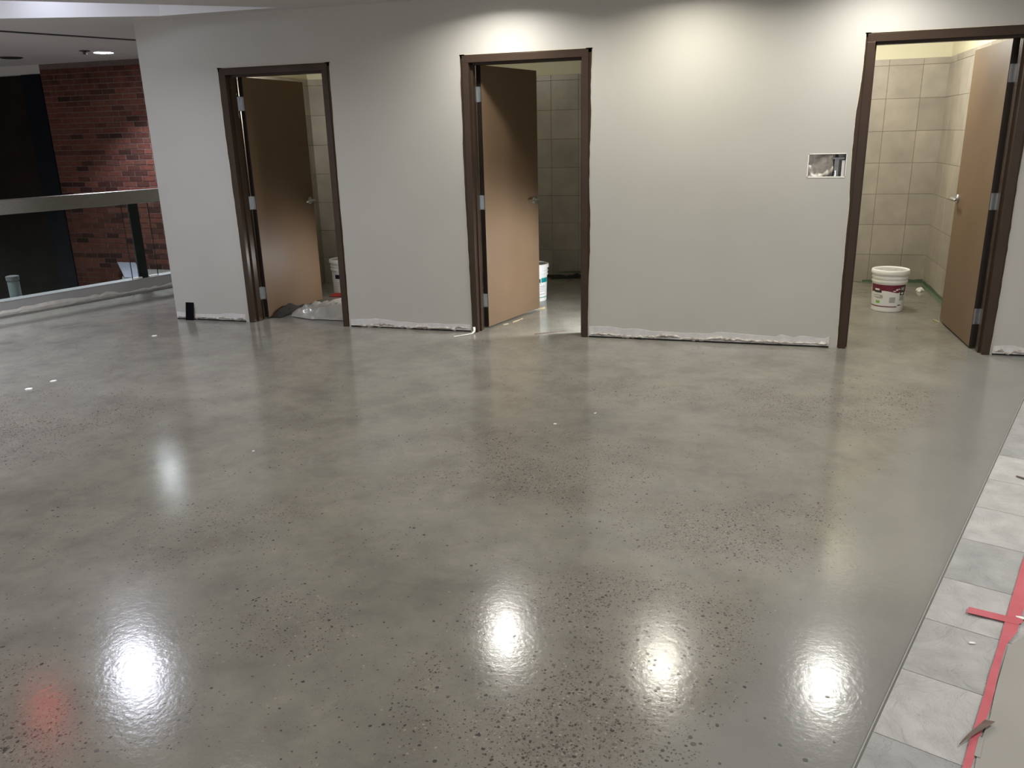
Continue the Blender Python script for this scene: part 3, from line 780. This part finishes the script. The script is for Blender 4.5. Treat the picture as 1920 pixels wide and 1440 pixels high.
# phone leaning on the wall
ph = MB().box(-.044, .044, 0, .009, 0, .168).build('phone', PHONE, loc=(-2.790, -.038, .0005), rot=(math.radians(-11.5), 0, 0), bevel=.003)
tag(ph, 'black phone propped upright against the foot of the wall', 'phone')
MB().box(-.041, .041, -.0012, .0004, .004, .164).build('screen', PHONE, ph)

# buckets ------------------------------------------------------------------
BPROF = [(.128, 0), (.132, .004), (.1365, .12), (.141, .255), (.149, .258), (.149, .272), (.1425, .276), (.1425, .290), (.150, .293), (.150, .307), (.1435, .311), (.144, .330)]
def br(z): return .132+(.141-.132)*z/.255
def patch(a0, a1, z0, z1, off=.0008, wave=None):
    mb = MB(); n = max(2, int(abs(a1-a0)/.12)+1)
    def fn(u, v):
        a = a0+(a1-a0)*u; zz0 = z0+(wave(u) if wave else 0); z = zz0+(z1-zz0)*v
        return ((br(z)+off)*math.cos(a), (br(z)+off)*math.sin(a), z)
    return mb.grid(fn, n, 2)
def bucket(loc, face, label, prints, bail=False, tilt=0):
    b = empty('bucket', loc, face); tag(b, label, 'bucket', None)
    MB().lathe(BPROF, 48).build('body', WHITEP, b, smooth='auto')
    MB().lathe([(.146, .331), (.157, .331), (.159, .336), (.158, .360), (.154, .368), (.147, .370), (.143, .364), (.140, .360)], 48, cap=True).build('lid', WHITEP, b, smooth='auto')
    mb = MB().lathe([(.1395, .3602), (.138, .3606)], 48)
    for rr_ in (.05, .095): mb.lathe([(rr_, .3604), (rr_+.002, .3635), (rr_+.006, .3635), (rr_+.008, .3604)], 40, cap=False)
    mb.build('lid_panel', LIDIN, b, smooth='auto')
    for nm, m, args in prints: patch(*args).build(nm, m, b)
    if bail:
        pts = []
        for k in range(25):
            t = PI*k/24; pts.append((.155*math.cos(t), .05+.115*math.sin(t), .285-.15*math.sin(t)))
        mb = MB().tube(pts, .0022, 6)
        mb.build('wire_handle', STEEL, b, smooth=True)
        for sgn in (1, -1): MB().lathe([(.016, 0), (.016, .010), (.008, .016)], 14, Matrix.Translation((sgn*.144, 0, .285)) @ Matrix.Rotation(sgn*PI/2, 4, 'Y')).build('handle_ear', WHITEP, b, smooth='auto')
    return b
def facing(x, y): return math.atan2(CAM.y-y, CAM.x-x)
# bucket in the right room: angle 0 points at the camera, + = to the camera's right... (counter-clockwise seen from above -> right)
B3 = (3.452, 1.520)
P = []
P.append(('burgundy_band', BURG, (-1.30, 1.28, .178, .243, .0008, lambda u: (.012*math.sin(u*6.5-1.0) if u < .75 else 0))))
P.append(('black_logo_box', INK, (-.92, -.40, .170, .190, .0014)))
P.append(('white_logo_lettering', WHITEP, (-.88, -.55, .190, .205, .0014)))
P.append(('white_mountain_line', WHITEP, (.28, .45, .186, .194, .0014))); P.append(('white_mountain_line', WHITEP, (.45, .58, .194, .208, .0014))); P.append(('white_mountain_line', WHITEP, (.58, .75, .203, .211, .0014)))
P.append(('round_emblem', INK, (.74, 1.16, .150, .232, .0015))); P.append(('emblem_ring', GREYP, (.80, 1.08, .196, .222, .0020))); P.append(('emblem_white', WHITEP, (.84, 1.02, .160, .176, .0020)))
P.append(('grey_panel', GREYP, (.10, .46, .085, .135, .0010))); P.append(('grey_panel', GREYP, (.74, 1.12, .105, .145, .0012)))
for z, a0, a1 in ((.146, -1.0, -.35), (.128, -1.02, -.30), (.120, -.8, -.32)): P.append(('print_line', INK, (a0, a1, z, z+.0035, .0010)))
P.append(('print_block', INK, (-.50, -.30, .137, .142, .0012)))
P.append(('green_mark', GREENP, (-.76, -.48, .076, .099, .0012)))
P.append(('burgundy_line', BURG, (-1.35, .62, .044, .053, .0008)))
P.append(('print_block', INK, (.66, .92, .058, .066, .0012)))
bucket((B3[0], B3[1], 0), facing(*B3), 'white paint bucket with burgundy label band standing in the right room', P)
B2 = (.165, 1.44)
P = [('teal_label', TEAL, (.62, 1.35, .190, .235, .0010)), ('print_block', INK, (.46, .56, .190, .228, .0012)), ('teal_line', TEAL, (.35, 1.3, .038, .045, .0010)), ('print_line', GREYP, (.50, .95, .150, .157, .0010)), ('print_line', GREYP, (.50, .95, .134, .139, .0010)), ('print_line', GREYP, (.50, .95, .118, .123, .0010)), ('print_line', GREYP, (.50, .95, .102, .107, .0010)), ('print_line', GREYP, (.50, .95, .072, .078, .0010)), ('print_line', INK, (.42, .62, .180, .183, .0010))]
bucket((B2[0], B2[1], 0), facing(*B2), 'white bucket with teal label behind the middle door', P)
B1 = (-1.950, 1.505)
P = [('navy_band', NAVY, (-.85, 1.3, .170, .215, .0010)), ('print_line', GREYP, (-.8, .6, .130, .134, .0010)), ('print_line', GREYP, (-.8, .6, .110, .113, .0010)), ('print_line', GREYP, (-.75, .6, .09, .094, .0010))]
bucket((B1[0], B1[1], 0), facing(*B1), 'white bucket with dark navy band and wire handle in the left room', P, bail=True)

# plastic drop sheet heaped in the left doorway -----------------------------
rs = random.Random(77)
noise = [[rs.uniform(-1, 1) for _ in range(40)] for _ in range(40)]
def sheet(u, v):
    # outline: neck at the left front, widening to the back right
    y0 = .155+.04*math.sin(3*u)-(.0 if u > .3 else -.12*(1-u/.3)); y1 = .20+.98*min(1, u*1.35)**.8
    if u < .2: y1 = y0+.10+.35*u
    x = -1.90+.86*u+.03*math.sin(9*v)*u-.10*v*u
    y = y0+(y1-y0)*v
    e = min(u*6, (1-u)*6, v*5, (1-v)*5, 1)
    z = .006+e*(.030+.036*abs(math.sin(7*u+5*v+.6*math.sin(9*v)))+.030*abs(math.sin(9*v-8*u+1+.8*math.sin(11*u)))+.018*abs(math.sin(23*u+15*v))+.016*noise[int(u*39)][int(v*39)]+.03*math.exp(-((u-.3)**2+(v-.12)**2)*60))
    if u < .15: z += .03*(1-u/.15)*math.sin(PI*v)
    return (x, y, max(z, .004))
tag(MB().grid(sheet, 39, 39).build('drop_sheet', SHEETP, smooth=True), 'crumpled whitish plastic drop sheet heaped in the left doorway', 'sheet')
def rag_shadow(u, v):  # one dark mesh stands in for cloth and painted shadow here
    p = Vector((-2.085, .20, 0)).lerp(Vector((-1.99, .86, 0)), u)
    w = .10*(1-.4*u)*(v-.35)
    e = math.sin(PI*min(1, max(0, v)))*min(1, u*8, (1-u)*8)
    z = .004+e*(.050+.035*math.sin(5*u+.4)+.012*math.sin(19*u+3*v))
    return (p.x+w+.05, p.y, z)
tag(MB().grid(rag_shadow, 22, 10).build('cloth', RAG_SHADE, smooth=True, thick=.004), 'dark bunched shape standing in for cloth and shadow at the foot of the left door', 'cloth')
def redm(u, v):
    x = -2.02+.36*u; y = 1.235+.09*v+.02*math.sin(6*u)
    e = math.sin(PI*u)**.5*math.sin(PI*v)
    return (x, y, .004+e*(.034+.010*math.sin(17*u)+.008*math.sin(13*v+5*u)))
tag(MB().grid(redm, 14, 8).build('cloth', REDC, smooth=True, thick=.003), 'red cloth lying on the floor in front of the left bucket', 'cloth')

# small things around the middle and right doors
pts = [Vector((.03, -.020, .048)), Vector((.036, -.030, .034)), Vector((.038, -.045, .016)), Vector((.030, -.075, .0065)), Vector((-.005, -.12, .0055)), Vector((-.05, -.165, .0055)), Vector((-.085, -.205, .0055))]
mb = MB(); vs = []; fs = []
for k, p in enumerate(pts):
    d = (pts[min(k+1, 6)]-pts[max(k-1, 0)]).normalized(); sd = d.cross(Vector((0, 0, 1))).normalized()*.010
    vs += [p-sd, p+sd, p+sd-Vector((0, 0, .002)), p-sd-Vector((0, 0, .002))]
for k in range(6):
    a, c = 4*k, 4*k+4; fs += [(a+q, a+(q+1) % 4, c+(q+1) % 4, c+q) for q in range(4)]
fs += [(0, 3, 2, 1), (24, 25, 26, 27)]
tag(mb.add(vs, fs).build('caulk_strip', WHITES), 'pale peeled strip curling off the foot of the middle door frame', 'strip')
def wedge_thing(loc, rot, label, l=.07):
    mb = MB().add([(0, -.017, 0), (l, -.017, 0), (l, .017, 0), (0, .017, 0), (0, -.017, .022), (0, .017, .022), (l, -.017, .004), (l, .017, .004)],
                  [(0, 3, 2, 1), (0, 1, 6, 4), (3, 5, 7, 2), (0, 4, 5, 3), (1, 2, 7, 6), (4, 6, 7, 5)])
    return tag(mb.build('door_wedge', WOODY, loc=loc, rot=(0, 0, rot)), label, 'wedge')
wedge_thing((.385, 1.035, 0), PI+.35, 'pale wooden wedge under the free end of the middle door')
wedge_thing((3.752, 1.050, 0), -.2, 'pale wooden wedge at the free end of the right door', .045)
for (u, v, l, a) in ((968, 602, .13, 1.25), (948, 608, .07, 1.0), (978, 598, .05, 1.4)):  # thin pale yellow streaks laid on the floor
    chip('yellow_streak', WOODY, {968: 'longest yellowish streak on the floor beside the middle door', 948: 'yellowish streak nearest the hinge of the middle door', 978: 'small yellowish streak nearest the free end of the middle door'}[u], u, v, l, .018, a, .004)
chip('stick', BROWNC, 'thin dark stick on the sunlit floor inside the middle doorway'.replace('sunlit', 'bright'), 1030, 624, .30, .012, .62, .006, cat='stick')
for k, (x, y, l, a) in enumerate(((.02, 2.78, .42, .12), (.20, 2.72, .34, .25), (.30, 2.84, .22, -.2))):
    def scr(u, v, x=x, y=y, l=l, a=a, k=k):
        px = (u-.5)*l; py = (v-.5)*.07; e = math.sin(PI*u)*math.sin(PI*v)
        return (x+px*math.cos(a)-py*math.sin(a), y+px*math.sin(a)+py*math.cos(a), .004+e*(.03+.012*math.sin(9*u+k)))
    tag(MB().grid(scr, 12, 5).build('cloth_scrap', RAG_SHADE, thick=.003, smooth=True), ('dark crumpled scrap at the back of the middle room next to the bucket', 'dark crumpled scrap at the back of the middle room, nearest the viewer', 'short dark scrap at the back wall of the middle room by the right jamb')[k], 'scrap')
tag(MB().prism([(-.06, 0), (.26, .02), (.27, .0), (.1, -.006)], 2.9435, 2.944, Matrix(((1, 0, 0, .08), (0, 0, -1, 5.8775), (0, 1, 0, .035), (0, 0, 0, 1)))).build('tape_scrap', GTAPE), 'dull green tape at the foot of the middle room back wall', 'tape')
# green masking tape along the foot of the tiles in the right room
def strip_tape(A, B, h0, h1, seed, label):
    r = random.Random(seed); A = Vector((*A, 0)); B = Vector((*B, 0)); K = 14; d = (B-A).normalized(); nr = Vector((d.y, -d.x, 0))
    vs = []; fs = []
    for k in range(K+1):
        p = A+(B-A)*(k/K); h = h0+(h1-h0)*k/K+r.uniform(-.006, .006)
        for q, (o, z) in enumerate(((.022+r.uniform(0, .01), .001), (.0006, .006), (.0004, h), (-.0006, h))):
            pp = p+nr*o; vs.append((pp.x, pp.y, z))
    for k in range(K):
        a, c = 4*k, 4*k+4; fs += [(a+q, c+q, c+q+1, a+q+1) for q in range(3)]
    return tag(MB().add(vs, fs).build('masking_tape', GTAPE, thick=.0006), label, 'tape')
strip_tape((3.40, 2.9385), (3.985, 2.9385), .026, .040, 3, 'green masking tape along the foot of the back wall in the right room')
strip_tape((3.9885, 2.93), (3.9885, 1.2), .042, .038, 4, 'green masking tape along the foot of the right wall in the right room')
def clump(u, v):
    a = 2*PI*u; r_ = .038*(.75+.25*math.sin(3*a+1))*math.sin(PI*v*.5+.0001)
    return (3.885+r_*math.cos(a)*1.2, 2.47+r_*math.sin(a)*1.5, .003+.036*math.cos(PI*v*.5)*(.8+.3*math.sin(4*a)))
tag(MB().grid(clump, 14, 6).build('paper_wad', WHITES, smooth=True), 'small crumpled white wad on the floor of the right room beside the bucket', 'scrap')

# beyond the railing: pale leaning sheet, canister
def wallpt(u, v, y):
    d = fw+r2*((u-960)/FPX)-u2*((v-720)/FPX); t = (y-CAM.y)/d.y; return CAM+d*t
q = [wallpt(220, 493, 2.60), wallpt(254, 494, 2.60), unproj(270, 522), unproj(234, 522)]
vs = [tuple(p) for p in q]+[(p.x, p.y, p.z+.012) for p in q]
tag(MB().add(vs, [(0, 1, 2, 3), (7, 6, 5, 4), (0, 4, 5, 1), (1, 5, 6, 2), (2, 6, 7, 3), (3, 7, 4, 0)]).build('panel', PALEB, loc=(0, 0, .001)), 'pale blue-grey panel leaning at the foot of the brick wall behind the glass', 'panel')
can = empty('canister', (-4.955, .098, 0)); tag(can, 'pale upright canister on the ledge behind the glass at the left edge', 'canister')
MB().lathe([(.050, 0), (.055, .006), (.055, .285), (.050, .30)], 24).build('body', PALEG, can, smooth='auto')
MB().lathe([(.057, .300), (.061, .305), (.061, .345), (.045, .35)], 24).build('cap', mottled('grey_cap', (.14, .14, .135), (.17, .17, .165), 8, .6), can, smooth='auto')

# ceiling fixtures, with the added fill cans -----------------------------------------------------------
labels = ['round ceiling downlight above the wall right of the first door', 'round ceiling downlight above the bare wall between the second and third doors', 'round ceiling downlight in front of the third door',
          'cool white ceiling downlight over the left of the floor', 'cool white ceiling downlight glowing beyond the railing', 'added fill downlight over the middle of the floor', 'added fill downlight over the near right floor',
          'added fill downlight over the far right floor', 'added cool fill downlight over the near left floor', 'added fill downlight at the near right corner', 'added cool fill downlight over the far left of the floor', 'added fill downlight right of the middle of the floor', 'added cool fill downlight over the open void left of the railing']
for (x, y, pw, colr, dia), lb in zip(CANS, labels):
    t = empty('downlight', (x, y, HC)); tag(t, lb, 'lamp', 'ceiling downlights')
    r = dia/2
    MB().lathe([(r+.006, -.0002), (r+.022, -.0002), (r+.022, -.003), (r+.006, -.010), (r+.002, -.006)], 32, cap=False).build('trim_ring', COVE, t, smooth='auto')
    MB().lathe([(r+.005, -.0005), (r+.004, -.0025)], 32).build('lens', LENSB if y > 1 else LENS if colr is COOL else LENSW, t)
    area('downlight_lamp', (x, y, HC-.008), pw, colr, dia, spread=100 if y > 1 else 112 if x < -4.5 else 156)
t = empty('downlight', (-6.2, 1.80, HC)); tag(t, 'dark unlit ceiling downlight at the left frame edge', 'lamp', 'ceiling downlights')
MB().lathe([(.108, -.0002), (.130, -.0002), (.130, -.003), (.108, -.010), (.104, -.006)], 32, cap=False).build('trim_ring', BLACKM, t, smooth='auto')
MB().lathe([(.107, -.0005), (.106, -.0025)], 32).build('lens', BLACKM, t)
t = empty('sprinkler', (-4.98, 1.62, HC)); tag(t, 'small dark sprinkler head on the ceiling beside the lit downlight', 'sprinkler')
MB().lathe([(.055, 0), (.055, -.006), (.02, -.012), (.014, -.030)], 20).build('escutcheon', BLACKM, t, smooth='auto')
MB().lathe([(.024, -.034), (.024, -.037), (.006, -.040), (.006, -.030)], 16).build('deflector', BLACKM, t, smooth='auto')
s = empty('exit_sign', (-2.63, -2.45, HC), math.atan2(CAM.y+2.45, CAM.x+2.63)+PI/2); tag(s, 'red lit sign hanging from the ceiling whose glow shows in the floor', 'sign')
MB().box(-.16, .16, -.02, .02, -.25, -.05).box(-.01, .01, -.01, .01, -.06, -.0005).build('housing', BLACKM, s, bevel=.003)
MB().box(-.085, .085, -.024, -.019, -.21, -.09).build('lit_face', SIGNR, s)
